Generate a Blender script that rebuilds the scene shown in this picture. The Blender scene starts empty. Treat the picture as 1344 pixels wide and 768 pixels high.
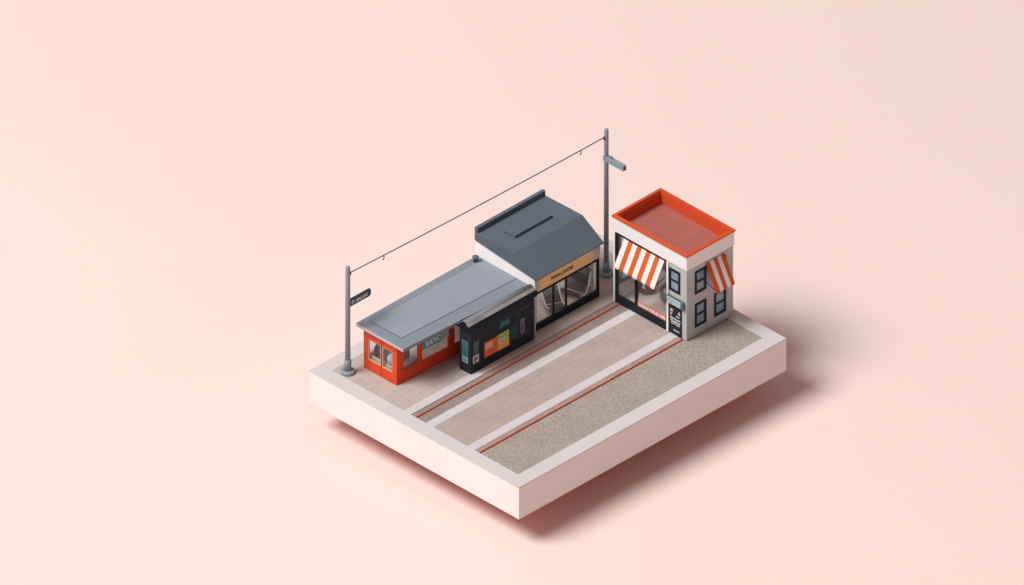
import bpy, bmesh, math, random
from mathutils import Vector, Matrix

random.seed(7)
S = bpy.context.scene
COL = S.collection

# ------------------------------------------------------------------ helpers
def inp(node, name, val):
    if name in node.inputs:
        node.inputs[name].default_value = val

def mat(name, col, rough=.7, var=.06, scale=3.0, bump=0.0, bscale=40.0, metal=0.0, spec=.18, grain=.04):
    """plain painted/plaster surface: slow tonal drift + fine grain + optional micro bump"""
    m = bpy.data.materials.new(name); m.use_nodes = True
    nt = m.node_tree; N = nt.nodes; L = nt.links
    b = N['Principled BSDF']
    inp(b, 'Roughness', rough); inp(b, 'Metallic', metal); inp(b, 'Specular IOR Level', spec)
    tc = N.new('ShaderNodeTexCoord')
    n1 = N.new('ShaderNodeTexNoise'); n1.inputs['Scale'].default_value = scale * .35; n1.inputs['Detail'].default_value = 3
    n2 = N.new('ShaderNodeTexNoise'); n2.inputs['Scale'].default_value = bscale; n2.inputs['Detail'].default_value = 2
    L.new(tc.outputs['Object'], n1.inputs['Vector']); L.new(tc.outputs['Object'], n2.inputs['Vector'])
    mr1 = N.new('ShaderNodeMapRange'); mr1.inputs[1].default_value = .3; mr1.inputs[2].default_value = .7
    mr1.inputs[3].default_value = 1 - var; mr1.inputs[4].default_value = 1 + var
    mr2 = N.new('ShaderNodeMapRange'); mr2.inputs[1].default_value = .3; mr2.inputs[2].default_value = .7
    mr2.inputs[3].default_value = 1 - grain; mr2.inputs[4].default_value = 1 + grain
    L.new(n1.outputs['Fac'], mr1.inputs[0]); L.new(n2.outputs['Fac'], mr2.inputs[0])
    mu = N.new('ShaderNodeMath'); mu.operation = 'MULTIPLY'
    L.new(mr1.outputs[0], mu.inputs[0]); L.new(mr2.outputs[0], mu.inputs[1])
    vm = N.new('ShaderNodeVectorMath'); vm.operation = 'SCALE'; vm.inputs[0].default_value = col
    L.new(mu.outputs[0], vm.inputs['Scale'])
    L.new(vm.outputs[0], b.inputs['Base Color'])
    if bump:
        bp = N.new('ShaderNodeBump'); bp.inputs['Strength'].default_value = bump; bp.inputs['Distance'].default_value = .03
        L.new(n2.outputs['Fac'], bp.inputs['Height']); L.new(bp.outputs['Normal'], b.inputs['Normal'])
    return m

def paver_mat(name, col, mortar, bw, bh, var=.10, ms=.012, grain=.10):
    m = mat(name, col, .85, .05, 1.5, .25, 28, grain=grain)
    nt = m.node_tree; N = nt.nodes; L = nt.links
    b = N['Principled BSDF']
    src = b.inputs['Base Color'].links[0].from_socket
    tc = N.new('ShaderNodeTexCoord')
    br = N.new('ShaderNodeTexBrick')
    br.inputs['Scale'].default_value = 1; br.inputs['Mortar Size'].default_value = ms
    br.inputs['Brick Width'].default_value = bw; br.inputs['Row Height'].default_value = bh
    br.inputs['Color1'].default_value = (1 + var, 1 + var, 1 + var, 1); br.inputs['Color2'].default_value = (1 - var, 1 - var * .9, 1 - var * .8, 1)
    br.inputs['Mortar'].default_value = (mortar, mortar, mortar, 1); br.inputs['Bias'].default_value = 0
    br.inputs['Mortar Smooth'].default_value = .4
    nz = N.new('ShaderNodeTexNoise'); nz.inputs['Scale'].default_value = 2.5
    ad = N.new('ShaderNodeMixRGB'); ad.blend_type = 'LINEAR_LIGHT'; ad.inputs[0].default_value = .012
    L.new(tc.outputs['Object'], nz.inputs['Vector'])
    L.new(tc.outputs['Object'], ad.inputs[1]); L.new(nz.outputs['Color'], ad.inputs[2])
    L.new(ad.outputs[0], br.inputs['Vector'])
    mx = N.new('ShaderNodeVectorMath'); mx.operation = 'MULTIPLY'
    L.new(src, mx.inputs[0]); L.new(br.outputs['Color'], mx.inputs[1])
    L.new(mx.outputs[0], b.inputs['Base Color'])
    return m

def gravel_mat(name, col, sc=9.0, amp=.28):
    m = mat(name, col, .9, .06, 1.2, .6, 22, grain=.12)
    nt = m.node_tree; N = nt.nodes; L = nt.links
    b = N['Principled BSDF']
    src = b.inputs['Base Color'].links[0].from_socket
    tc = N.new('ShaderNodeTexCoord')
    vo = N.new('ShaderNodeTexVoronoi'); vo.inputs['Scale'].default_value = sc
    L.new(tc.outputs['Object'], vo.inputs['Vector'])
    bw = N.new('ShaderNodeSeparateColor'); L.new(vo.outputs['Color'], bw.inputs[0])
    mr = N.new('ShaderNodeMapRange'); mr.inputs[3].default_value = 1 - amp; mr.inputs[4].default_value = 1 + amp
    L.new(bw.outputs[0], mr.inputs[0])
    vm = N.new('ShaderNodeVectorMath'); vm.operation = 'SCALE'
    L.new(src, vm.inputs[0]); L.new(mr.outputs[0], vm.inputs['Scale'])
    L.new(vm.outputs[0], b.inputs['Base Color'])
    return m

def glass_mat(name, tint=(1, 1, 1), refl=.10, rough=.04, film=.06):
    m = bpy.data.materials.new(name); m.use_nodes = True
    nt = m.node_tree; N = nt.nodes; L = nt.links
    N.remove(N['Principled BSDF']); out = N['Material Output']
    t = N.new('ShaderNodeBsdfTransparent'); t.inputs[0].default_value = (*tint, 1)
    g = N.new('ShaderNodeBsdfGlossy'); g.inputs['Roughness'].default_value = rough
    tc = N.new('ShaderNodeTexCoord'); nz = N.new('ShaderNodeTexNoise'); nz.inputs['Scale'].default_value = .9
    L.new(tc.outputs['Object'], nz.inputs['Vector'])
    bp = N.new('ShaderNodeBump'); bp.inputs['Strength'].default_value = .05; L.new(nz.outputs['Fac'], bp.inputs['Height'])
    L.new(bp.outputs['Normal'], g.inputs['Normal'])
    lw = N.new('ShaderNodeLayerWeight'); lw.inputs['Blend'].default_value = .25
    mr = N.new('ShaderNodeMapRange'); mr.inputs[3].default_value = refl * .6; mr.inputs[4].default_value = min(1, refl * 4)
    L.new(lw.outputs['Fresnel'], mr.inputs[0])
    mx = N.new('ShaderNodeMixShader'); L.new(mr.outputs[0], mx.inputs[0]); L.new(t.outputs[0], mx.inputs[1]); L.new(g.outputs[0], mx.inputs[2])
    df = N.new('ShaderNodeBsdfDiffuse'); df.inputs['Color'].default_value = (.62, .54, .50, 1)
    mf = N.new('ShaderNodeMixShader'); mf.inputs[0].default_value = film
    L.new(mx.outputs[0], mf.inputs[1]); L.new(df.outputs[0], mf.inputs[2])
    L.new(mf.outputs[0], out.inputs['Surface'])
    return m

def grid_roof_mat(name, col):
    m = mat(name, col, .8, .07, 1.5, .1, 30)
    nt = m.node_tree; N = nt.nodes; L = nt.links; b = N['Principled BSDF']
    src = b.inputs['Base Color'].links[0].from_socket
    tc = N.new('ShaderNodeTexCoord')
    br = N.new('ShaderNodeTexBrick'); br.inputs['Scale'].default_value = 1; br.inputs['Mortar Size'].default_value = .022
    br.inputs['Brick Width'].default_value = .9; br.inputs['Row Height'].default_value = .2
    br.inputs['Color1'].default_value = (1.06, 1.04, 1.04, 1); br.inputs['Color2'].default_value = (.96, .96, .96, 1)
    br.inputs['Mortar'].default_value = (.80, .80, .82, 1)
    sw = N.new('ShaderNodeMapping'); sw.inputs['Rotation'].default_value = (0, 0, math.pi / 2)
    L.new(tc.outputs['Object'], sw.inputs['Vector']); L.new(sw.outputs['Vector'], br.inputs['Vector'])
    mx = N.new('ShaderNodeVectorMath'); mx.operation = 'MULTIPLY'
    L.new(src, mx.inputs[0]); L.new(br.outputs['Color'], mx.inputs[1]); L.new(mx.outputs[0], b.inputs['Base Color'])
    return m

def root_loc(o):
    v = Vector((0, 0, 0))
    while o is not None:
        v += o.location; o = o.parent
    return v

def thing(name, label, cat, loc, group=None):
    o = bpy.data.objects.new(name, None); COL.objects.link(o)
    o.location = loc; o.empty_display_size = .2
    o['label'] = label; o['category'] = cat
    if group: o['group'] = group
    return o

class MB:
    """collects world-space geometry, linked as ONE mesh object"""
    def __init__(s): s.bm = bmesh.new()
    def face(s, pts, mi=0):
        f = s.bm.faces.new([s.bm.verts.new(p) for p in pts]); f.material_index = mi; return f
    def box(s, x0, x1, y0, y1, z0, z1, bev=0.0, mi=0):
        t = bmesh.new()
        bmesh.ops.create_cube(t, size=1)
        for v in t.verts:
            v.co = Vector((x0 + (v.co.x + .5) * (x1 - x0), y0 + (v.co.y + .5) * (y1 - y0), z0 + (v.co.z + .5) * (z1 - z0)))
        if bev: bmesh.ops.bevel(t, geom=t.edges[:], offset=bev, segments=2, affect='EDGES', profile=.6)
        s._merge(t, mi); return s
    def _merge(s, t, mi=0):
        mp = {v: s.bm.verts.new(v.co) for v in t.verts}
        for f in t.faces:
            nf = s.bm.faces.new([mp[v] for v in f.verts]); nf.material_index = mi; nf.smooth = f.smooth
        t.free()
    def prism(s, pts, axis, a0, a1, mi=0, smooth=False):
        """closed polygon swept along an axis; pts are the two other coords in xyz order"""
        def P(p, a): return {'x': (a, p[0], p[1]), 'y': (p[0], a, p[1]), 'z': (p[0], p[1], a)}[axis]
        A = [s.bm.verts.new(P(p, a0)) for p in pts]; B = [s.bm.verts.new(P(p, a1)) for p in pts]
        n = len(pts); fs = [s.bm.faces.new(A), s.bm.faces.new(B)]
        for i in range(n):
            f = s.bm.faces.new([A[i], A[(i + 1) % n], B[(i + 1) % n], B[i]]); f.smooth = smooth; fs.append(f)
        for f in fs: f.material_index = mi
        return s
    def cyl(s, x, y, z0, z1, r0, r1=None, seg=32, cap=True):
        r1 = r0 if r1 is None else r1
        return s.lathe(x, y, [(r0, z0), (r1, z1)], seg)
    def lathe(s, x, y, prof, seg=32):
        rings = []
        for r, z in prof:
            rings.append([s.bm.verts.new((x + r * math.cos(2 * math.pi * i / seg), y + r * math.sin(2 * math.pi * i / seg), z)) for i in range(seg)])
        for a, b in zip(rings, rings[1:]):
            for i in range(seg):
                f = s.bm.faces.new([a[i], a[(i + 1) % seg], b[(i + 1) % seg], b[i]]); f.smooth = True
        s.bm.faces.new(rings[0]); s.bm.faces.new(rings[-1])
        return s
    def tube(s, pts, r, seg=10):
        pts = [Vector(p) for p in pts]; rings = []
        for i, p in enumerate(pts):
            d = (pts[min(i + 1, len(pts) - 1)] - pts[max(i - 1, 0)]).normalized()
            up = Vector((0, 0, 1)) if abs(d.z) < .95 else Vector((1, 0, 0))
            a = d.cross(up).normalized(); b = d.cross(a).normalized()
            rings.append([s.bm.verts.new(p + r * (math.cos(2 * math.pi * k / seg) * a + math.sin(2 * math.pi * k / seg) * b)) for k in range(seg)])
        for A, B in zip(rings, rings[1:]):
            for k in range(seg):
                f = s.bm.faces.new([A[k], A[(k + 1) % seg], B[(k + 1) % seg], B[k]]); f.smooth = True
        s.bm.faces.new(rings[0]); s.bm.faces.new(rings[-1])
        return s
    def panel(s, plane, c, s0, s1, z0, z1, th, holes=(), mi=0):
        """wall slab with rectangular openings. plane 'U': faces -x at x=c ; plane 'V': faces -y at y=c"""
        ss = sorted({s0, s1, *[h[0] for h in holes], *[h[1] for h in holes]})
        zs = sorted({z0, z1, *[h[2] for h in holes], *[h[3] for h in holes]})
        ss = [q for q in ss if s0 <= q <= s1]; zs = [q for q in zs if z0 <= q <= z1]
        def solid(i, j):
            if i < 0 or j < 0 or i >= len(ss) - 1 or j >= len(zs) - 1: return False
            a = (ss[i] + ss[i + 1]) / 2; b = (zs[j] + zs[j + 1]) / 2
            return not any(h[0] < a < h[1] and h[2] < b < h[3] for h in holes)
        cache = {}
        def V(a, z, d):
            k = (round(a, 5), round(z, 5), d)
            if k not in cache:
                cache[k] = s.bm.verts.new((c + d, a, z) if plane == 'U' else (a, c + d, z))
            return cache[k]
        for i in range(len(ss) - 1):
            for j in range(len(zs) - 1):
                if not solid(i, j): continue
                a, b, e, f = ss[i], ss[i + 1], zs[j], zs[j + 1]
                q = [[V(a, e, 0), V(b, e, 0), V(b, f, 0), V(a, f, 0)], [V(a, e, th), V(b, e, th), V(b, f, th), V(a, f, th)]]
                if not solid(i - 1, j): q.append([V(a, e, 0), V(a, f, 0), V(a, f, th), V(a, e, th)])
                if not solid(i + 1, j): q.append([V(b, e, 0), V(b, f, 0), V(b, f, th), V(b, e, th)])
                if not solid(i, j - 1): q.append([V(a, e, 0), V(b, e, 0), V(b, e, th), V(a, e, th)])
                if not solid(i, j + 1): q.append([V(a, f, 0), V(b, f, 0), V(b, f, th), V(a, f, th)])
                for fc in q: s.bm.faces.new(fc).material_index = mi
        return s
    def build(s, name, m, parent=None, loc=None, warp=None, weld=False, bevel=0.0):
        if warp:
            for v in s.bm.verts: v.co = warp(v.co)
        base = root_loc(parent) if parent is not None else Vector(loc or (0, 0, 0))
        for v in s.bm.verts: v.co -= base
        if weld: bmesh.ops.remove_doubles(s.bm, verts=s.bm.verts[:], dist=1e-4)
        bmesh.ops.recalc_face_normals(s.bm, faces=s.bm.faces[:])
        me = bpy.data.meshes.new(name); s.bm.to_mesh(me); s.bm.free()
        for q in (m if isinstance(m, (list, tuple)) else [m]): me.materials.append(q)
        o = bpy.data.objects.new(name, me); COL.objects.link(o)
        if parent is not None: o.parent = parent
        else: o.location = base
        if bevel:
            bv = o.modifiers.new('bevel', 'BEVEL'); bv.width = bevel; bv.segments = 2; bv.limit_method = 'ANGLE'; bv.angle_limit = math.radians(40)
        return o

def tag(o, label, cat, group=None):
    o['label'] = label; o['category'] = cat
    if group: o['group'] = group
    return o
def struct(o):
    o['kind'] = 'structure'; return o

def text(s, m, parent, origin, right, up, height, width=None, ex=.012, shear=0.0, name='lettering', warp=None):
    """raised lettering; origin = lower-left corner, right/up = unit vectors on the surface. s may hold lines [(txt, x, y, h, w)]"""
    items = [(s, 0, 0, height, width)] if isinstance(s, str) else s
    R = Vector(right).normalized(); U = Vector(up).normalized(); Nn = R.cross(U); O = Vector(origin)
    for (t, ox, oy, h, w) in items:
        mb = MB()
        cu = bpy.data.curves.new('lettering_curve', 'FONT'); cu.body = t; cu.size = 1; cu.extrude = .001; cu.shear = shear; cu.offset = .02
        ob = bpy.data.objects.new('lettering_curve', cu); COL.objects.link(ob)
        dg = bpy.context.evaluated_depsgraph_get(); dg.update()
        me = bpy.data.meshes.new_from_object(ob.evaluated_get(dg))
        xs = [v.co.x for v in me.vertices]; ys = [v.co.y for v in me.vertices]
        x0, x1, y0, y1 = min(xs), max(xs), min(ys), max(ys)
        sy = h / (y1 - y0); sx = (w / (x1 - x0)) if w else sy
        t2 = bmesh.new(); t2.from_mesh(me)
        for v in t2.verts:
            p = v.co.copy()
            v.co = O + R * (ox + (p.x - x0) * sx) + U * (oy + (p.y - y0) * sy) + Nn * (ex if p.z > 0 else 0.0015)
        mb._merge(t2)
        bpy.data.objects.remove(ob); bpy.data.curves.remove(cu); bpy.data.meshes.remove(me)
        o_ = mb.build(name, m, parent, warp=warp)
    return o_

RU, RV, UP = (1, 0, 0), (0, -1, 0), (0, 0, 1)      # reading directions on street-side and end faces

# ------------------------------------------------------------------ materials
M = {}
M['backdrop'] = mat('backdrop_paper', (.865, .695, .642), .95, .012, .05, 0, 3, spec=.1, grain=.006)
M['plinth']   = mat('plinth_side', (.87, .80, .78), .8, .02, .8, .08, 18, grain=.012)
M['rim']      = mat('plinth_rim', (.635, .59, .585), .85, .025, 1, .1, 20, grain=.02)
M['pavement'] = paver_mat('pavement_slabs', (.50, .425, .38), .80, 1.05, .62, .045, .016, .13)
M['road']     = paver_mat('road_pavers', (.44, .36, .32), .80, .95, .62, .035, .017, .17)
M['strip']    = paver_mat('strip_pavers', (.37, .285, .24), .72, .6, .4, .12)
M['track']    = gravel_mat('track_ballast', (.31, .255, .225), 10, .12)
M['gravel']   = gravel_mat('gravel_chips', (.375, .327, .28), 16, .24)
M['line']     = mat('white_paint', (.62, .58, .59), .8, .03, 2, .1, 20, grain=.03)
M['rail']     = mat('rail_red', (.48, .065, .035), .45, .12, 3)
M['pole']     = mat('pole_grey', (.26, .315, .365), .42, .05, 2, spec=.5)
M['wire']     = mat('wire_brown', (.10, .05, .045), .6)
M['navy']     = mat('navy_frame', (.010, .016, .027), .45, .08, 2)
M['navy2']    = mat('navy_panel', (.019, .023, .036), .55, .08, 2)
M['slate']    = mat('slate_roof', (.108, .139, .170), .7, .05, 1, .06, 30)
M['slate_lt'] = mat('slate_trim', (.12, .15, .185), .65, .05, 1)
M['greyroof'] = mat('grey_roof', (.24, .272, .315), .6, .04, .8, .05, 30, grain=.02)
M['greyroof2']= mat('grey_roof_panel', (.295, .33, .375), .62, .04, .8, .05, 30, grain=.02)
M['red']      = mat('red_cladding', (.74, .080, .026), .6, .03, 1)
M['orange']   = mat('orange_trim', (.66, .088, .028), .6, .03, 1)
M['aw_or']    = mat('awning_orange', (.63, .105, .028), .8, .03, 2, .08, 60)
M['aw_wh']    = mat('awning_white', (.80, .76, .72), .8, .03, 2, .08, 60)
M['roofgrid'] = grid_roof_mat('brick_red_roof', (.415, .135, .108))
M['plaster']  = mat('plaster_wall', (.52, .52, .52), .85, .02, 1, .08, 24)
M['white']    = mat('white_cornice', (.88, .87, .86), .8, .02, 1, .05, 24)
M['clap']     = mat('white_clapboard', (.86, .83, .815), .75, .02, 1)
M['tan']      = mat('tan_sign', (.94, .60, .29), .65, .06, 1)
M['pale']     = mat('pale_trim', (.55, .50, .47), .7, .04, 2)
M['ink']      = mat('black_ink', (.015, .012, .012), .6)
M['letter']   = mat('white_letter', (.90, .90, .90), .6)
M['teal']     = mat('teal_panel', (.05, .34, .36), .55, .06, 2)
M['teal_dk']  = mat('dark_teal_panel', (.018, .07, .075), .5, .08, 3)
M['teal_txt'] = mat('teal_letter', (.08, .36, .38), .6)
M['dim_txt']  = mat('dim_letter', (.075, .05, .05), .6)
M['p_orange'] = mat('poster_orange', (.86, .16, .04), .5, .05, 2)
M['p_green']  = mat('poster_green', (.46, .50, .13), .5, .08, 2)
M['p_yellow'] = mat('poster_yellow', (.90, .50, .08), .5, .06, 2)
M['p_purple'] = mat('poster_purple', (.24, .15, .25), .55, .1, 4)
M['p_white']  = mat('poster_white', (.62, .60, .55), .6, .08, 3)
M['banner']   = mat('banner_red', (.66, .15, .10), .6, .04, 2)
M['bluepane'] = mat('sky_pane', (.23, .325, .42), .18, .12, 2, spec=.6)
M['tealpane'] = mat('lit_teal_pane', (.055, .145, .175), .15, .35, 3, spec=.6)
M['glass']    = glass_mat('clear_glass', (.97, .97, .97), .03, film=.05)
M['glass2']   = glass_mat('shop_glass', (.97, .97, .97), .05, film=.04)
M['floor']    = mat('inner_floor', (.74, .655, .60), .6, .08, 1.5)
M['inner']    = mat('inner_wall', (.74, .70, .68), .8, .04, 1)
M['inner_dk'] = mat('inner_wall_dark', (.16, .16, .17), .8, .05, 1)
M['charcoal'] = mat('charcoal_fabric', (.032, .038, .046), .6, .03, 1, grain=.0)
M['chrome']   = mat('white_rail', (.82, .80, .78), .4, .03, 2)
M['alu']      = mat('brushed_canopy', (.36, .345, .34), .38, .25, 1.6, metal=.4)
M['cream']    = mat('cream_upholstery', (.66, .57, .46), .8, .06, 2)
M['brown']    = mat('brown_leather', (.085, .055, .045), .5, .15, 2)
M['rust']     = mat('russet_leather', (.20, .085, .06), .5, .15, 2)
M['creamtrim']= mat('cream_window_lining', (.56, .47, .38), .7, .05, 2)

# ------------------------------------------------------------------ setting
H = 2.35                      # plinth thickness
GAP = 2.0                     # it floats this far above the paper
ZG = -H - GAP
g = MB(); g.face([(-260, -260, ZG), (280, -260, ZG), (280, 280, ZG), (-260, 280, ZG)])
struct(g.build('ground', M['backdrop'], loc=(0, 0, ZG)))

W, D = 23.4, 18.35
pl = thing('display_plinth', 'thick pale rectangular slab floating above the pink paper and carrying the model street', 'plinth', (0, 0, -H))
MB().box(0, W, 0, D, -H, -.06).build('slab', M['plinth'], pl)
MB().box(.05, W - .05, .05, D - .05, -H - .06, -H - .002).build('bounce_sheet', mat('bounce_pink', (.80, .42, .38), .9), pl)  # unseen pink sheet added to bounce a red tint into the shadow below
rm = MB()
I0, I1, J0, J1 = 1.0, 22.42, 1.06, 17.35
rm.prism([(0, 0), (W, 0), (W, J0), (0, J0)], 'z', -.058, .03)
rm.prism([(0, J1), (W, J1), (W, D), (0, D)], 'z', -.058, .03)
rm.prism([(0, J0), (I0, J0), (I0, J1), (0, J1)], 'z', -.058, .03)
rm.prism([(I1, J0), (W, J0), (W, J1), (I1, J1)], 'z', -.058, .03)
rm.build('rim', M['rim'], pl, weld=True)

def sheet(name, v0, v1, z, m, u0=I0, u1=I1, zb=-.055):
    return struct(MB().box(u0, u1, v0, v1, zb, z).build(name, m, loc=(u0, v0, zb)))
sheet('gravel_path', J0, 4.36, -.004, M['gravel'])
sheet('brick_strip', 4.364, 4.90, .0, M['strip'])
sheet('painted_line', 4.904, 5.55, .006, M['line'])
sheet('road', 5.554, 8.50, .0, M['road'])
sheet('painted_line', 8.504, 9.17, .006, M['line'])
sheet('track_bed', 9.174, 10.42, -.002, M['track'])
sheet('kerb', 10.424, 11.06, .05, M['line'], u1=7.3)
sheet('pavement', 10.424, 11.06, .045, M['pavement'], u0=7.304)
sheet('pavement', 11.064, J1, .045, M['pavement'])
ZP = .05

def rail(v, label, u1):
    t = thing('tram_rail', label, 'rail', (I0, v, 0), 'red rails set in the street')
    MB().box(I0 + .004, u1, v, v + .07, .002, .065, .015).build('rail_head', M['rail'], t)
    MB().box(I0 + .004, u1, v + .074, v + .13, .002, .03, .008).build('rail_flange', M['orange'], t)
rail(4.40, 'red rail running between the gravel path and the brick strip to the corner shop', 18.78)
rail(9.93, 'red rail in the dark track bed in front of the black kiosk', 18.95)

# ------------------------------------------------------------------ poles and wire
def ring_prof(r, z0, h, b=.05):
    return [(r - b, z0), (r, z0 + b * .4), (r, z0 + h - b), (r - b, z0 + h)]

A = (1.50, 16.47); B = (20.5, 12.85)
p1 = thing('street_pole', 'shorter grey pole with a dark blue name sign standing beside the red building', 'pole', (A[0], A[1], ZP), 'grey poles holding the wire')
MB().lathe(*A, [(.17, ZP + .2), (.155, 7.85), (.14, 7.93), (.08, 7.98)]).build('shaft', M['pole'], p1)
MB().lathe(*A, ring_prof(.45, ZP, .22)).build('base_plate', M['pole'], p1)
MB().lathe(*A, [(.225, ZP + .2), (.225, .98), (.20, 1.03), (.16, 1.05)]).build('collar', M['pole'], p1)
sb = MB()
L0, L1, zb0, zb1 = A[0] + .13, A[0] + 2.0, 4.88, 5.46
pts = [(L0, zb0)] + [(L1 - .2 + .2 * math.sin(t), zb0 + .2 - .2 * math.cos(t)) for t in [i * math.pi / 12 for i in range(7)]] + \
      [(L1 - .2 + .2 * math.cos(t), zb1 - .2 + .2 * math.sin(t)) for t in [i * math.pi / 12 for i in range(7)]] + [(L0, zb1)]
sb.prism(pts, 'y', A[1] - .04, A[1] + .04)
sgn = sb.build('sign_blade', mat('sign_blue', (.045, .088, .14), .45), p1, bevel=.015)
text('ST. BALLOC', M['letter'], sgn, (L0 + .16, A[1] - .04, zb0 + .13), RU, UP, .26, 1.42)

p2 = thing('street_pole', 'taller grey pole with a square bracket arm beside the slate roofed building', 'pole', (B[0], B[1], ZP), 'grey poles holding the wire')
MB().lathe(*B, [(.165, ZP + .25), (.145, 10.8), (.13, 10.88), (.07, 10.93)]).build('shaft', M['pole'], p2)
MB().lathe(*B, ring_prof(.44, ZP, .28)).build('base_plate', M['pole'], p2)
MB().lathe(*B, [(.23, ZP + .27), (.20, .95), (.17, 1.0)]).build('collar', M['pole'], p2)
arm = MB().box(B[0] - .14, B[0] + .14, B[1] - 1.62, B[1] + .17, 8.55, 8.92, .03).build('bracket_arm', M['pole'], p2)
MB().tube([(B[0], B[1] - .36, 8.92), (B[0], B[1] - .38, 9.06), (B[0], B[1] - .47, 9.10), (B[0], B[1] - .55, 9.02), (B[0], B[1] - .55, 8.92)], .035).build('hook', M['pole'], arm)
MB().box(B[0] - .10, B[0] + .10, B[1] - 1.645, B[1] - 1.622, 8.60, 8.87).build('end_cap', M['slate_lt'], arm)

WA = Vector((A[0] + .12, A[1], 7.42)); WB = Vector((B[0] - .10, B[1], 10.36))
wr = thing('overhead_wire', 'thin dark brown wire strung between the tops of the two grey poles', 'wire', WA)
def wp(t, sag=.10): 
    p = WA.lerp(WB, t); p.z -= sag * 4 * t * (1 - t); return p
MB().tube([wp(i / 30) for i in range(31)], .034, 8).build('cable', M['wire'], wr)
for t in (.135, .905):
    c = wp(t)
    MB().tube([c, c + Vector((.02, 0, -.12)), c + Vector((.03, 0, -.25)), c + Vector((-.02, 0, -.32)), c + Vector((-.09, 0, -.27))], .035, 8).build('hook', M['wire'], wr)
for t, q in ((.004, 0), (.997, 0)):
    c = wp(t)
    MB().lathe(c.x, c.y, [(.03, c.z - .2), (.07, c.z - .14), (.07, c.z + .03), (.03, c.z + .08)], 14).build('insulator', M['wire'], wr)

# ------------------------------------------------------------------ corner shop
u0, u1, v0, v1 = 18.83, 22.90, 4.15, 10.48
zt = 6.27
cs = thing('corner_shop', 'two storey pale plaster corner shop with orange rimmed flat roof and striped awnings', 'shop', ((u0 + u1) / 2, (v0 + v1) / 2, 0))
th = .16
ZB = .034
big = (v0 + 1.70, v0 + 6.20, ZB, 5.22)
smallw = (v0 + .57, v0 + 1.50, 3.22, 4.82)
doorh = (v0 + .40, v0 + 1.52, ZB, 2.12)
wA = (u0 + .73, u0 + 1.68, 3.16, 4.82); wB = (u0 + .73, u0 + 1.68, .70, 2.40)
wC = (u0 + 2.42, u0 + 3.40, .70, 2.40); wD = (u0 + 2.42, u0 + 3.40, 3.16, 4.82)
mb = MB()
mb.panel('U', u0, v0, v1, ZB, 5.28, th, [big, smallw, doorh])
mb.panel('V', v0, u0 + th, u1, ZB, 5.28, th, [wA, wB, wC, wD])
light_hole_s = (u0 + .4, u1 - .4, 1.5, 5.05)  # hidden rear window, added to let light into the shop
mb.panel('V', v1 - th, u0 + th, u1, ZB, 5.28, th, [light_hole_s])
MB().panel('V', v1 - .09, light_hole_s[0] - .01, light_hole_s[1] + .01, light_hole_s[2] - .01, light_hole_s[3] + .01, .02).build('pane', M['glass2'], cs)
mb.panel('U', u1 - th, v0 + th, v1 - th, ZB, 5.28, th)
mb.build('wall', M['plaster'], cs)
# interior, partition behind the glazed front
fl = MB().box(u0 + th, u1 - th, v0 + th, v1 - th, ZB, ZB + .05).build('floor', M['floor'], cs)
iw = MB().panel('U', 22.0, v0 + 1.6, v1 - th, ZB + .06, 1.25, .08); iw.panel('V', v1 - th - .10, u0 + th, 22.0, ZB + .06, 1.25, .08)
iw.build('wainscot', M['inner'], cs)
iw = MB().panel('U', 22.03, v0 + 1.6, v1 - th, 1.254, 5.2, .06); iw.panel('V', v1 - th - .08, u0 + th, 22.03, 1.254, 5.2, .06, [light_hole_s[:1] + (22.0,) + light_hole_s[2:]])
iw.panel('V', v0 + 1.54, u0 + th + .02, 22.09, ZB + .06, 5.2, .05)
iw.build('partition', M['inner_dk'], cs)
# cornice, parapet, roof
co = .05
def ring(mb, x0, x1, y0, y1, t, z0, z1):
    mb.box(x0, x1, y0, y0 + t, z0, z1); mb.box(x0, x1, y1 - t, y1, z0, z1)
    mb.box(x0, x0 + t, y0 + t, y1 - t, z0, z1); mb.box(x1 - t, x1, y0 + t, y1 - t, z0, z1); return mb
def frame_prism(x0, x1, y0, y1, t, z0, z1, slope=0):
    """mitred hollow frame; slope lowers the outer top edge"""
    mb = MB(); o = [(x0, y0), (x1, y0), (x1, y1), (x0, y1)]; i = [(x0 + t, y0 + t), (x1 - t, y0 + t), (x1 - t, y1 - t), (x0 + t, y1 - t)]
    V = mb.bm.verts.new
    ob = [V((*p, z0)) for p in o]; ot = [V((*p, z1 - slope)) for p in o]; ib = [V((*p, z0)) for p in i]; it = [V((*p, z1)) for p in i]
    for k in range(4):
        n = (k + 1) % 4
        for q in ([ob[k], ob[n], ot[n], ot[k]], [ot[k], ot[n], it[n], it[k]], [it[k], it[n], ib[n], ib[k]], [ib[k], ib[n], ob[n], ob[k]]):
            mb.bm.faces.new(q)
    return mb
frame_prism(u0 - co, u1 + co, v0 - co, v1 + co, .16, 5.26, zt).build('cornice', M['white'], cs, bevel=.012)
rf = MB().box(u0 + .165, u1 - .165, v0 + .165, v1 - .165, 5.30, 5.52).build('roof', M['roofgrid'], cs)
frame_prism(u0 + .112, u1 - .112, v0 + .112, v1 - .112, .05, 5.50, zt + .01).build('parapet', M['orange'], rf)
frame_prism(u0 - .12, u1 + .12, v0 - .12, v1 + .14, .252, zt + .012, zt + .15, .03).build('coping', M['orange'], rf, bevel=.015)

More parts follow.
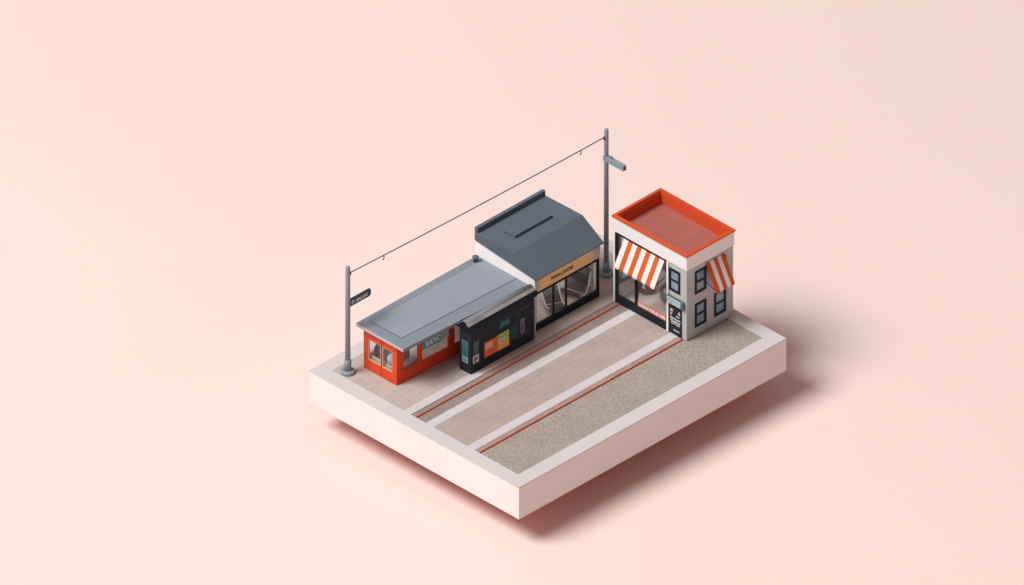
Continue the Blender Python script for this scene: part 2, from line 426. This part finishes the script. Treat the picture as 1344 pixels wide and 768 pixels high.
def sash(plane, c, h, pane_m, parent, fw=.13):
    s0, s1, z0, z1 = h; zm = (z0 + z1) / 2; pr = .05
    w = MB().panel(plane, c - pr, s0 - .02, s1 + .02, z0 - .02, z1 + .02, pr + .10,
                   [(s0 + fw, s1 - fw, z0 + fw, zm - .05), (s0 + fw, s1 - fw, zm + .05, z1 - fw)]).build('window', M['navy'], parent)
    for a, b in ((z0 + fw, zm - .05), (zm + .05, z1 - fw)):
        MB().panel(plane, c + .01, s0 + fw - .01, s1 - fw + .01, a - .01, b + .01, .03).build('pane', pane_m, w)
    return w
sash('U', u0, smallw, M['bluepane'], cs)
for h in (wA, wB, wC, wD): sash('V', v0, h, M['bluepane'], cs)

# glazed shopfront
s0, s1, z0, z1 = big
sf = MB().panel('U', u0 - .05, s0, s1, z0, z1, .15, [(v0 + 4.50, s1 - .16, .62, z1 - .1), (s0 + .06, v0 + 4.32, .62, z1 - .1)]).build('shop_window', M['navy'], cs)
MB().panel('U', u0 + .02, v0 + 4.49, s1 - .15, .61, z1 - .09, .02).build('pane', M['glass2'], sf)
MB().panel('U', u0 + .02, s0 + .05, v0 + 4.33, .61, z1 - .09, .02).build('pane', M['glass2'], sf)
MB().box(u0 - .09, u0 - .002, v0 + 1.53, v0 + 1.69, ZB, 5.2, .01).build('post', M['white'], cs)
MB().box(u0 - .09, u0 - .002, s1 + .002, v1, ZB, 5.2, .01).build('post', M['white'], cs)
ban = MB().box(u0 - .012, u0 + .012, s0 + .07, v0 + 4.30, .625, 1.0).build('banner', M['banner'], cs)
text('GLICERS-ST-WUBLUSE LOBERS', M['letter'], ban, (u0 - .012, v0 + 4.18, .70), RV, UP, .23, 2.35)
# door with its menu lettering
dr = MB().box(u0 - .035, u0 + .06, doorh[0], doorh[1], ZB, doorh[3], .012).build('door', M['navy2'], cs)
dx = u0 - .035; dl = doorh[1]
text([('W', .12, 1.70, .15, .26), ('A', .80, 1.62, .26, .2), ('v', .12, 1.42, .14, .18), ('aial', .62, 1.42, .1, .32),
      ('Gesuntcorn', .12, 1.15, .15, .88), ('Ve', .14, .95, .14, .3), ('salanol', .46, .95, .14, .52),
      ('TOP', .18, .78, .12, .34), ('RUD', .60, .78, .12, .36), ('Zyou', .42, .30, .14, .5)], M['letter'], dr, (dx, dl, 0), RV, UP, .1)
MB().prism([(dl - .12, 1.62), (dl - .36, 1.58), (dl - .34, 1.86), (dl - .2, 1.90)], 'x', dx - .008, dx - .001).build('sticker', M['banner'], dr)
# sign over the door
sg = MB().box(u0 - .20, u0 - .02, v0 + .12, v0 + 1.58, 2.30, 2.84, .03).build('sign_box', mat('sign_slate', (.10, .145, .18), .5), cs)
MB().box(u0 - .215, u0 - .203, v0 + .34, v0 + 1.54, 2.55, 2.80).build('sign_face', mat('sign_pale', (.52, .66, .66), .5), sg)
text('BOLOSOSO', M['letter'], sg, (u0 - .20, v0 + 1.50, 2.35), RV, UP, .17, 1.15, ex=.015)
text('semons-lone', M['teal_txt'], sg, (u0 - .2155, v0 + 1.46, 2.62), RV, UP, .09, .98)

def awning(plane, c, sA, sB, zt_, out, drop, n, first, parent, flare=0.0):
    mb = MB(); t = .05
    def P(s, f, k):        # f: 0 top..1 lip ; k: 0 outer skin, 1 inner skin
        d = -.03 - out * f + (t * .88 if k else 0); z = zt_ - drop * f - (t * .45 if k else 0)
        return (c + d, s, z) if plane == 'U' else (s, c + d, z)
    ss = [sA + (sB - sA) * i / n for i in range(n + 1)]
    for i in range(n):
        a, b = ss[i], ss[i + 1]; mi = (i + first) % 2
        m_ = 6
        for j in range(m_):
            f0, f1 = j / m_, (j + 1) / m_
            mb.face([P(a, f0, 0), P(b, f0, 0), P(b, f1, 0), P(a, f1, 0)], mi)
            mb.face([P(a, f0, 1), P(b, f0, 1), P(b, f1, 1), P(a, f1, 1)], mi)
        # little hanging valance, tongue shaped
        o = Vector(P(a, 1, 0)); p = Vector(P(b, 1, 0)); q = (p - o)
        tongue = [o, p] + [o + q * (1 - x) + Vector((0, 0, -y)) for x, y in ((0, .10), (.2, .15), (.5, .165), (.8, .15), (1, .10))]
        off = Vector((-.012, 0, 0)) if plane == 'U' else Vector((0, -.012, 0))
        mb.face([v + off * 0 for v in tongue], mi); mb.face([v - off * 2 for v in tongue], mi)
    for e in (sA, sB):
        mb.face([P(e, 0, 0), P(e, 1, 0), P(e, 1, 1), P(e, 0, 1)], 0 if e == sA or first else 0)
    aw = mb.build('awning', [M['aw_or'], M['aw_wh']], parent, weld=True)
    for e in (sA + .06, sB - .06):
        A_ = Vector(P(e, .97, 1)); w_ = (c, e, A_.z + .25) if plane == 'U' else (e, c, A_.z + .25)
        MB().tube([A_, w_], .025, 8).build('support_rod', M['navy'], aw)
    return aw
awning('U', u0, v0 + 1.92, v0 + 5.42, 5.12, .88, 1.62, 9, 1, cs)
awning('V', v0, u0 + 1.66, u0 + 3.26, 5.06, .92, 1.75, 5, 0, cs)

# ------------------------------------------------------------------ slate roofed building
a0, a1, b0, b1 = 12.87, 18.50, 11.45, 16.60
bl = thing('slate_roof_building', 'white clapboard building with dark slate mansard roof and a long glazed shopfront', 'building', ((a0 + a1) / 2, (b0 + b1) / 2, ZP))
def topz(v): return 4.0 + (v - b0) / (b1 - b0) * .48
mb = MB(); n = 22; prev = None
prof = []
for i in range(n + 1):
    z = ZP + i * (4.62 - ZP) / n
    prof += [(a0 - .05, z), (a0 - .004, z + (4.62 - ZP) / n - .012)] if i < n else []
poly = prof + [(a0 + .16, 4.62), (a0 + .16, ZP)]
mb.prism(poly, 'y', b0 + .14, b1)
geom = mb.bm.verts[:] + mb.bm.edges[:] + mb.bm.faces[:]
nrm = Vector((0, -.48 / (b1 - b0), 1)).normalized()
r_ = bmesh.ops.bisect_plane(mb.bm, geom=geom, plane_co=(0, b0, 4.03), plane_no=nrm, clear_outer=True)
bmesh.ops.holes_fill(mb.bm, edges=[e for e in mb.bm.edges if e.is_boundary])
mb.build('clapboard_wall', M['clap'], bl)
mb = MB()
light_hole_side = (b0 + .35, b1 - .4, .6, 2.74)  # unseen side window, added to bring light onto the floor
mb.panel('U', a1 - .16, b0 + .14, b1 - .16, ZP, 4.0, .16, [light_hole_side])
MB().panel('U', a1 - .09, light_hole_side[0] - .01, light_hole_side[1] + .01, light_hole_side[2] - .01, light_hole_side[3] + .01, .02).build('pane', M['glass'], bl)
light_hole_b = (a0 + .4, a1 - .4, .7, 3.9)  # rear window out of view, added to brighten this interior
mb.panel('V', b1 - .16, a0 + .17, a1, ZP, 4.4, .16, [light_hole_b])
MB().panel('V', b1 - .09, light_hole_b[0] - .01, light_hole_b[1] + .01, light_hole_b[2] - .01, light_hole_b[3] + .01, .02).build('pane', M['glass'], bl)
mb.build('wall', M['clap'], bl)
MB().box(a0 + .17, a1 - .17, b0 + .16, b1 - .17, ZP, ZP + .05).build('floor', M['floor'], bl)
MB().panel('V', b1 - .26, a0 + .17, a1 - .17, ZP + .06, .7, .08).build('inner_wall', M['inner'], bl)
# shopfront frame
SIL, HD, TP = .56, 2.74, 2.97
mu1, mu2 = a0 + 1.66, a0 + 2.77
fr = MB().panel('V', b0, a0 + .02, a1, ZP, TP, .14, [(a0 + .12, mu1 - .05, SIL, HD), (mu1 + .05, mu2 - .05, SIL, HD), (mu2 + .05, a1 - .17, SIL, HD)]).build('shopfront', M['navy'], bl, bevel=.012)
for q0, q1 in ((a0 + .11, mu1 - .04), (mu1 + .04, mu2 - .04), (mu2 + .04, a1 - .16)):
    MB().panel('V', b0 + .05, q0, q1, SIL - .01, HD + .01, .02).build('pane', M['glass'], fr)
MB().box(a0 - .06, a0 + .015, b0 - .03, b0 + .13, ZP, 3.98).build('corner_post', M['white'], bl)
sgb = MB().box(a0 + .34, a1 - .58, b0 - .05, b0 + .12, TP + .01, 4.02).build('sign_band', M['tan'], bl)
MB().box(a0 + .018, a0 + .336, b0 - .045, b0 + .12, TP + .01, 4.02).build('trim_board', mat('peach_trim', (.62, .46, .36), .7), bl)
MB().box(a1 - .576, a1, b0 - .045, b0 + .12, TP + .01, 4.0).build('trim_board', M['pale'], bl)
text('WOLA-LANOSE', M['ink'], sgb, (a0 + 1.35, b0 - .05, TP + .32), RU, UP, .25, 1.95, shear=.3)
# roof
e0, e1 = a0 - .13, a1 + .20
zb_, zf_ = 4.52, 4.03
rp = [(11.28, 3.94), (11.24, 4.06), (13.13, 5.22), (16.36, 5.14), (16.62, 5.14), (16.62, zb_), (b0 + .14, zf_ + .01)]
rf = MB().prism([(v, z) for v, z in rp], 'x', e0, e1).build('roof', M['slate'], bl, bevel=.02)
MB().box(e0, e1, 16.37, 16.62, 5.142, 5.50, .02).build('parapet', M['slate_lt'], rf)
def roofz(v): return 5.22 + (v - 13.13) / (16.36 - 13.13) * (5.14 - 5.22)
hx0, hx1, hy0, hy1 = a0 + 1.05, a0 + 4.3, 14.25, 15.25
MB().box(hx0, hx1, hy0, hy1, 5.17, 5.40, .03).build('roof_hatch', M['slate'], rf)

# chaise longues inside
def chaise(label, ux, vy, rot, hgt=1.35, ln=2.2, wd=1.15):
    t = thing('lounge_chair', label, 'chair', (ux, vy, ZP + .052), 'lounge chairs behind the shopfront')
    prof = []
    for i in range(17):
        f = i / 16
        x = -ln / 2 + ln * f
        z = .30 + .10 * math.cos(f * 2.6 * math.pi) * (1 - f) + (hgt - .3) * max(0, (f - .45) / .55) ** 1.6
        prof.append((x, z))
    def loc(p, y): 
        c_, s_ = math.cos(rot), math.sin(rot)
        return Vector((ux + p[0] * c_ - y * s_, vy + p[0] * s_ + y * c_, ZP + .052 + p[1]))
    mb = MB()
    for i in range(16):
        for k, dz in ((0, 0), (1, -.12)):
            a = (prof[i][0], prof[i][1] + dz); b = (prof[i + 1][0], prof[i + 1][1] + dz)
            f = mb.face([loc(a, -wd / 2), loc(b, -wd / 2), loc(b, wd / 2), loc(a, wd / 2)]); f.smooth = True
    mb.build('seat_shell', M['charcoal'], t, weld=True)
    for y in (-wd / 2, wd / 2):
        MB().tube([loc((p[0], p[1]), y) for p in prof], .055, 8).build('side_rail', M['chrome'], t)
    for f in (6,):
        MB().tube([loc((prof[f][0], prof[f][1] + .01), -wd / 2), loc((prof[f][0], prof[f][1] + .01), wd / 2)], .028, 6).build('seam_bar', M['chrome'], t)
    for x, y in ((2, -1), (2, 1), (11, -1), (11, 1)):
        q = prof[x]
        MB().tube([loc((q[0], q[1] - .05), y * wd / 2 * .9), loc((q[0], .0), y * wd / 2 * .9)], .03, 8).build('leg', M['chrome'], t)
    return t
chaise('charcoal lounge chair with bright rails behind the two narrow panes of the shopfront', 15.75, 12.75, math.radians(62), 1.0, 1.95, 1.12)
chaise('charcoal lounge chair with raised back behind the widest shopfront pane', a1 - .85, 12.7, math.radians(14), 1.75, 1.3, 1.6)

# ------------------------------------------------------------------ red building
c0, c1, d0, d1 = 2.62, 12.80, 13.30, 16.20
KS = .036
def skew(p):
    f = (16.5 - p.y) / (16.5 - 13.3); 
    return Vector((p.x, p.y - KS * (p.x - 2.62) * max(0, f), p.z))
rb = thing('red_building', 'long low red building with flat grey roof and a teal sign in its side window', 'building', ((c0 + c1) / 2, (d0 + d1) / 2, ZP))
t_ = .14
leaf = [(d0 + 1.42, d0 + 2.52, .82, 2.36), (d0 + .40, d0 + 1.30, .82, 2.36)]
wins = [(c0 + .55, c0 + 1.86, .86, 2.60), (c0 + 2.12, c0 + 4.42, .86, 2.60), (c0 + 4.85, c0 + 6.3, .86, 2.60)]
mb = MB()
mb.panel('U', c0, d0, d1, ZP, 3.12, t_, leaf)
mb.panel('V', d0, c0 + t_, c1, ZP, 3.12, t_, wins)
light_hole_r = (c0 + .4, 9.2, .9, 2.9)  # opening added in the hidden wall to admit light
mb.panel('V', d1 - t_, c0 + t_, c1, ZP, 3.12, t_, [light_hole_r])
mb.panel('U', c1 - t_, d0 + t_, d1 - t_, ZP, 3.12, t_)
mb.build('wall', M['red'], rb, warp=skew)
MB().box(c0 - .012, c0 - .001, d0 + 1.345, d0 + 1.375, ZP + .01, 3.0).build('door_seam', mat('seam_dark', (.12, .02, .01), .7), rb, warp=skew)
MB().box(c0 + t_, c1 - t_, d0 + t_, d1 - t_, ZP, ZP + .05).build('floor', M['floor'], rb, warp=skew)
mb = MB(); mb.panel('V', d1 - t_ - .10, c0 + t_, c1 - t_, ZP + .06, .9, .08); mb.panel('U', 9.4, d0 + t_ + .01, d1 - t_ - .11, ZP + .06, 3.1, .08)
mb.build('inner_wall', M['inner'], rb, warp=skew)
for h in leaf:
    q = MB().panel('U', c0 + .02, h[0] - .005, h[1] + .005, h[2] - .005, h[3] + .005, .08, [(h[0] + .05, h[1] - .05, h[2] + .06, h[3] - .05)]).build('door_window', M['creamtrim'], rb, warp=skew)
    MB().panel('U', c0 + .05, h[0] + .045, h[1] - .045, h[2] + .055, h[3] - .045, .015).build('pane', M['glass'], q, warp=skew)
for h in wins:
    q = MB().panel('V', d0 + .02, h[0] - .005, h[1] + .005, h[2] - .005, h[3] + .005, .08, [(h[0] + .05, h[1] - .05, h[2] + .06, h[3] - .05)]).build('window', M['red'], rb, warp=skew)
    MB().panel('V', d0 + .05, h[0] + .045, h[1] - .045, h[2] + .055, h[3] - .045, .015).build('pane', M['glass'], q, warp=skew)
# sign in the second window
h = wins[1]
sg = MB().panel('V', d0 - .03, h[0] + .03, h[0] + 1.72, 1.72, 2.34, .045).build('sign_board', M['teal'], rb, warp=skew)
MB().panel('V', d0 - .02, h[0] + 1.722, h[1] - .03, 1.78, 2.58, .03).build('lit_glass', mat('lit_glass_pale', (.50, .56, .55), .5), rb, warp=skew)  # opaque pale panel; the lit look of the glass is its colour
text('BURTNCY', M['letter'], sg, (h[0] + .30, d0 - .031, 1.86), RU, UP, .38, 1.40, ex=.02, warp=skew)
# roof slab, inset panel, vent
r0, r1, q0, q1 = 2.28, 12.80, 12.36, 16.52
rz = 3.13
rf = MB().box(r0, r1, q0, q1, rz, rz + .24, .02).build('roof', M['greyroof'], rb, warp=skew)
MB().box(r0 + .78, r1 + .0, q0 + .98, q1 - .52, rz + .225, rz + .262).build('roof_panel', M['greyroof2'], rf, warp=skew)
MB().box(r0 - .018, r0 - .002, q0 + .01, q1 - .01, rz + .02, rz + .22).build('lit_edge', mat('lit_edge_grey', (.46, .48, .51), .6), rf, warp=skew)  # light on the left roof edge, painted as a paler strip
sm = MB()
sm.box(r0 + .75, r0 + .78, q0 + .95, q1 - .49, rz + .235, rz + .25); sm.box(r0 + .78, r1, q0 + .95, q0 + .98, rz + .235, rz + .25); sm.box(r0 + .78, r1, q1 - .52, q1 - .49, rz + .235, rz + .25)
sm.build('seam', mat('seam_slate', (.05, .06, .075), .7), rf, warp=skew)
vt = MB(); vt.lathe(r1 - .5, q1 - .42, [(.14, rz + .2), (.14, rz + .5), (.2, rz + .5), (.2, rz + .62), (.05, rz + .68)], 20)
vt.build('vent', M['slate_lt'], rf)

def tub_chair(label, x, y, z, m, face, r=.5, hgt=.95, group=None, seat_m=None):
    t = thing('tub_chair', label, 'chair', (x, y, z), group)
    MB().lathe(x, y, [(r * .8, z), (r * .86, z + .06), (r * .86, z + hgt * .42), (r * .7, z + hgt * .47)], 28).build('seat', seat_m or m, t)
    mb = MB(); nseg = 20; inn, out = [], []
    for i in range(nseg + 1):
        a = face + math.radians(60 + 240 * i / nseg); hh = hgt * (.72 + .28 * math.sin(math.pi * i / nseg))
        for lst, rr in ((inn, r * .88), (out, r * 1.04)):
            lst.append([(x + rr * math.cos(a), y + rr * math.sin(a), z + .08), (x + rr * math.cos(a), y + rr * math.sin(a), z + hh)])
    for i in range(nseg):
        for lst in (inn, out):
            mb.face([lst[i][0], lst[i + 1][0], lst[i + 1][1], lst[i][1]]).smooth = True
        mb.face([inn[i][1], inn[i + 1][1], out[i + 1][1], out[i][1]]); mb.face([inn[i][0], inn[i + 1][0], out[i + 1][0], out[i][0]])
    for i in (0, nseg): mb.face([inn[i][0], inn[i][1], out[i][1], out[i][0]])
    mb.build('backrest', m, t, weld=True)
    return t
zf = ZP + .052
tub_chair('dark grey rounded tub chair seen through the farther end window of the red building', 3.55, 15.25, zf, M['charcoal'], math.radians(200), .66, 1.62)
tub_chair('brown tub chair seen through the street window nearest the red building corner', 4.05, 14.55, zf, M['brown'], math.radians(230), .62, 1.55)
# cream bench along the corner
bn = thing('window_bench', 'cream corner bench with tall back inside the red building windows', 'bench', (3.5, 13.9, zf))
MB().box(c0 + .22, 5.05, 13.52, 13.98, zf, zf + .95, .08).build('seat', M['cream'], bn)
MB().box(c0 + .22, 2.98, 13.99, 15.9, zf, zf + .92, .08).build('seat', M['cream'], bn)
MB().box(3.15, 4.45, 13.985, 14.10, zf + .02, 2.35, .05).build('backrest', M['brown'], bn)
MB().prism([(c0 + .25, zf + .95), (c0 + .85, zf + .95), (c0 + .55, zf + 1.35), (c0 + .45, zf + 2.1), (c0 + .25, zf + 2.1)], 'y', 13.5, 13.62).build('backrest', M['cream'], bn, bevel=.03)
cu = thing('floor_cushion', 'pale grey crumpled cushion behind the nearer end window of the red building', 'cushion', (3.3, 14.2, zf + .95))
MB().lathe(3.1, 14.22, [(.12, zf + .96), (.28, zf + 1.05), (.3, zf + 1.35), (.2, zf + 1.6), (.05, zf + 1.68)], 20).build('cushion', M['pale'], cu)

# tub chairs of the corner shop
tub_chair('dark brown tub chair with a white card at the back of the corner shop', 20.9, 9.7, ZB + .052, M['brown'], math.radians(215), .52, .95, 'brown chairs in the corner shop')
tub_chair('russet tub chair with dark round seat nearest the door of the corner shop', 21.2, 8.05, ZB + .052, M['rust'], math.radians(190), .56, 1.05, 'brown chairs in the corner shop', M['brown'])
for (x, y, z, lb) in ((20.55, 9.62, ZB + .5, 'small white folded card standing on the dark brown tub chair'), (21.05, 8.28, ZB + .56, 'small white folded card standing on the russet tub chair')):
    o = MB().prism([(y - .16, z), (y + .16, z), (y, z + .36)], 'x', x - .03, x + .03).build('table_card', M['letter'], loc=(x, y, z)); tag(o, lb, 'card', 'white cards in the corner shop')

# ------------------------------------------------------------------ black kiosk
k0, k1, m0, m1 = 6.72, 12.28, 10.93, 11.92
kz = 3.36
kk = thing('advert_kiosk', 'black advertising kiosk with curved metal canopy and coloured posters on its long side', 'kiosk', ((k0 + k1) / 2, (m0 + m1) / 2, ZP))
MB().box(k0, k1, m0, m1, ZP, kz, .025).build('body', M['navy2'], kk)
# canopy: swept curved profile (v, z)
top = [(10.70, 3.66), (10.72, 3.74), (10.80, 3.78), (10.92, 3.81), (11.06, 3.87), (11.22, 3.94), (11.38, 3.93), (11.54, 3.80), (11.74, 3.60), (11.98, 3.42)]
und = [(11.98, 3.364), (10.70, 3.364)]
cn = MB().prism(top + und, 'x', k0 - .26, k1 + .05, smooth=False)
can = cn.build('canopy', mat('fascia_navy', (.006, .010, .019), .5), kk, bevel=.01)
mb = MB(); tt = [(v, z + .012) for v, z in top[4:]]
mb.prism(tt + [(v, z - .06) for v, z in reversed(tt)], 'x', k0 - .235, k1 + .05, smooth=True)
mb.build('canopy_skin', mat('canopy_grey', (.20, .215, .24), .5, .08, 1.5), can)
mb = MB(); tt = [(v, z + .016) for v, z in top[2:5]]
mb.prism(tt + [(v, z - .05) for v, z in reversed(tt)], 'x', k0 - .275, k1 + .05)
mb.build('canopy_trim', M['alu'], can)
# posters
def poster(s0, s1, z0, z1, m, name='poster', pr=.02, parent=kk):
    return MB().panel('V', m0 - pr, s0, s1, z0, z1, pr - .002).build(name, m, parent)
X = 6.72
po = poster(X + 1.18, X + 2.36, .72, 1.84, M['p_orange'])
text([('FEIDEC', 0, .42, .17, .62), ('OTUTE', 0, .18, .2, .62)], M['letter'], po, (X + 1.27, m0 - .02, 1.10), RU, UP, .2)
pg = poster(X + 2.37, X + 3.34, .70, 1.88, M['p_green'])
MB().panel('V', m0 - .026, X + 2.37, X + 3.34, .70, 1.20, .005).build('poster_base', M['p_yellow'], pg)
text([('EMP~', 0, 0, .24, .80), ('ouuo', .02, -.12, .08, .34)], M['letter'], pg, (X + 2.42, m0 - .027, 1.26), RU, UP, .2)
poster(X + 3.42, X + 4.08, 1.04, 1.94, M['teal_dk'])
pp = poster(X + 4.33, X + 4.70, .98, 2.12, M['p_purple'])
text('II', M['dim_txt'], pp, (X + 4.42, m0 - .021, 1.2), RU, UP, .5, .1)
text('GRVE', M['teal_txt'], kk, (X + 2.52, m0 - .002, 2.28), RU, UP, .40, .82, name='lettering')
text([('A', 0, -.06, .36, .22), ('STAUNVEWURCY', .3, .0, .2, 1.55)], M['dim_txt'], kk, (X + .22, m0 - .002, 2.36), RU, UP, .2)
text([('ANUVWRN', 0, 0, .14, .95), ('8', .98, -.78, .26, .16)], mat('grey_letter', (.10, .10, .095), .6), kk, (X + 4.3, m0 - .002, 2.78), RU, UP, .2)
ol = MB()
def bar(x0, z0, x1, z1, r=.014): ol.tube([(X + x0, m0 - .008, z0), (X + x1, m0 - .008, z1)], r, 6)
for q in ((4.28, .72, 5.28, .86), (4.28, .72, 4.32, .92), (4.32, .92, 4.95, 1.10), (4.95, 1.10, 5.28, .86), (4.5, .78, 4.7, 1.0), (4.7, 1.0, 5.0, .84)): bar(*q)
ol.build('line_drawing', mat('line_teal', (.10, .16, .18), .6), kk)
ol = MB()
for q in ((3.42, 1.0, 4.08, 1.0), (2.52, 2.80, 4.05, 2.80), (4.16, .9, 4.16, 2.8)): bar(*q, r=.009)
ol.build('panel_line', M['teal_txt'], kk)
# narrow dark blue pane and notice at the front corner
nb = poster(X + .20, X + .70, 1.32, 2.36, mat('dusk_pane', (.02, .045, .06), .2, .4, 4, spec=.6), 'pane')
nt_ = poster(X + .18, X + .70, .74, 1.30, M['p_white'], 'notice', .022)
text('P', M['ink'], nt_, (X + .3, m0 - .023, .80), RU, UP, .36, .28)
# end face: tall teal pane with a white notice
pe = MB().panel('U', k0 - .02, m0 + .20, m0 + .78, .74, 2.36, .018).build('pane', M['tealpane'], kk)
ne = MB().panel('U', k0 - .028, m0 + .23, m0 + .70, .76, 1.18, .006).build('notice', mat('pale_teal_notice', (.30, .46, .50), .5, .15, 4), pe)
text('o', M['tealpane'], ne, (k0 - .029, m0 + .62, .84), RV, UP, .24, .3)

# ------------------------------------------------------------------ light
Wd = bpy.data.worlds.new('World'); S.world = Wd; Wd.use_nodes = True
bg = Wd.node_tree.nodes['Background']; bg.inputs[0].default_value = (1.0, .75, .735, 1); bg.inputs[1].default_value = .28
d = Vector((.66, -.26, -1.0)).normalized()
ctr = Vector((11.5, 9, 0)); DIST = 620.0
la = bpy.data.lights.new('key_lamp', 'AREA'); la.shape = 'DISK'; la.size = DIST * .47
la.energy = 1.13 * math.pi ** 2 * DIST ** 2; la.color = (.98, 1.0, .985)
lo = bpy.data.objects.new('key_lamp', la); COL.objects.link(lo)
lo.location = ctr - d * DIST; lo.rotation_euler = d.to_track_quat('-Z', 'Y').to_euler()

def room_fill_lamp(x, y, z, sx, sy, watts):  # unseen area lamps added to brighten the rooms, no fittings modelled
    q = bpy.data.lights.new('room_fill_lamp', 'AREA'); q.shape = 'RECTANGLE'; q.size = sx; q.size_y = sy
    q.energy = watts; q.color = (1.0, .94, .90)
    o = bpy.data.objects.new('room_fill_lamp', q); COL.objects.link(o); o.location = (x, y, z)
room_fill_lamp((a0 + a1) / 2, (b0 + b1) / 2 - .3, 3.7, 4.2, 3.4, 54)
room_fill_lamp(20.5, 7.9, 5.1, 2.2, 4.0, 30)
room_fill_lamp(6.0, 14.7, 3.05, 5.6, 1.6, 24)

# ------------------------------------------------------------------ camera
SE = .5585; el = math.asin(SE)
K = 15 / math.cos(math.pi / 4)
cam = bpy.data.cameras.new('camera'); cam.type = 'ORTHO'; cam.ortho_scale = 1344 / K; cam.clip_end = 1000
co_ = bpy.data.objects.new('camera', cam); COL.objects.link(co_); S.camera = co_
aa = (672 - 681) / 15; bb = (640.6 - 384) / (15 * SE)
tgt = Vector(((aa + bb) / 2, (bb - aa) / 2, 0))
fw = Vector((math.cos(el) * .70710678, math.cos(el) * .70710678, -math.sin(el)))
co_.location = tgt - fw * 150; co_.rotation_euler = fw.to_track_quat('-Z', 'Y').to_euler()

S.view_settings.view_transform = 'Standard'; S.view_settings.look = 'None'; S.view_settings.exposure = 0; S.view_settings.gamma = 1
S.cycles.max_bounces = 8; S.cycles.diffuse_bounces = 4; S.cycles.transparent_max_bounces = 12
S.cycles.use_denoising = True
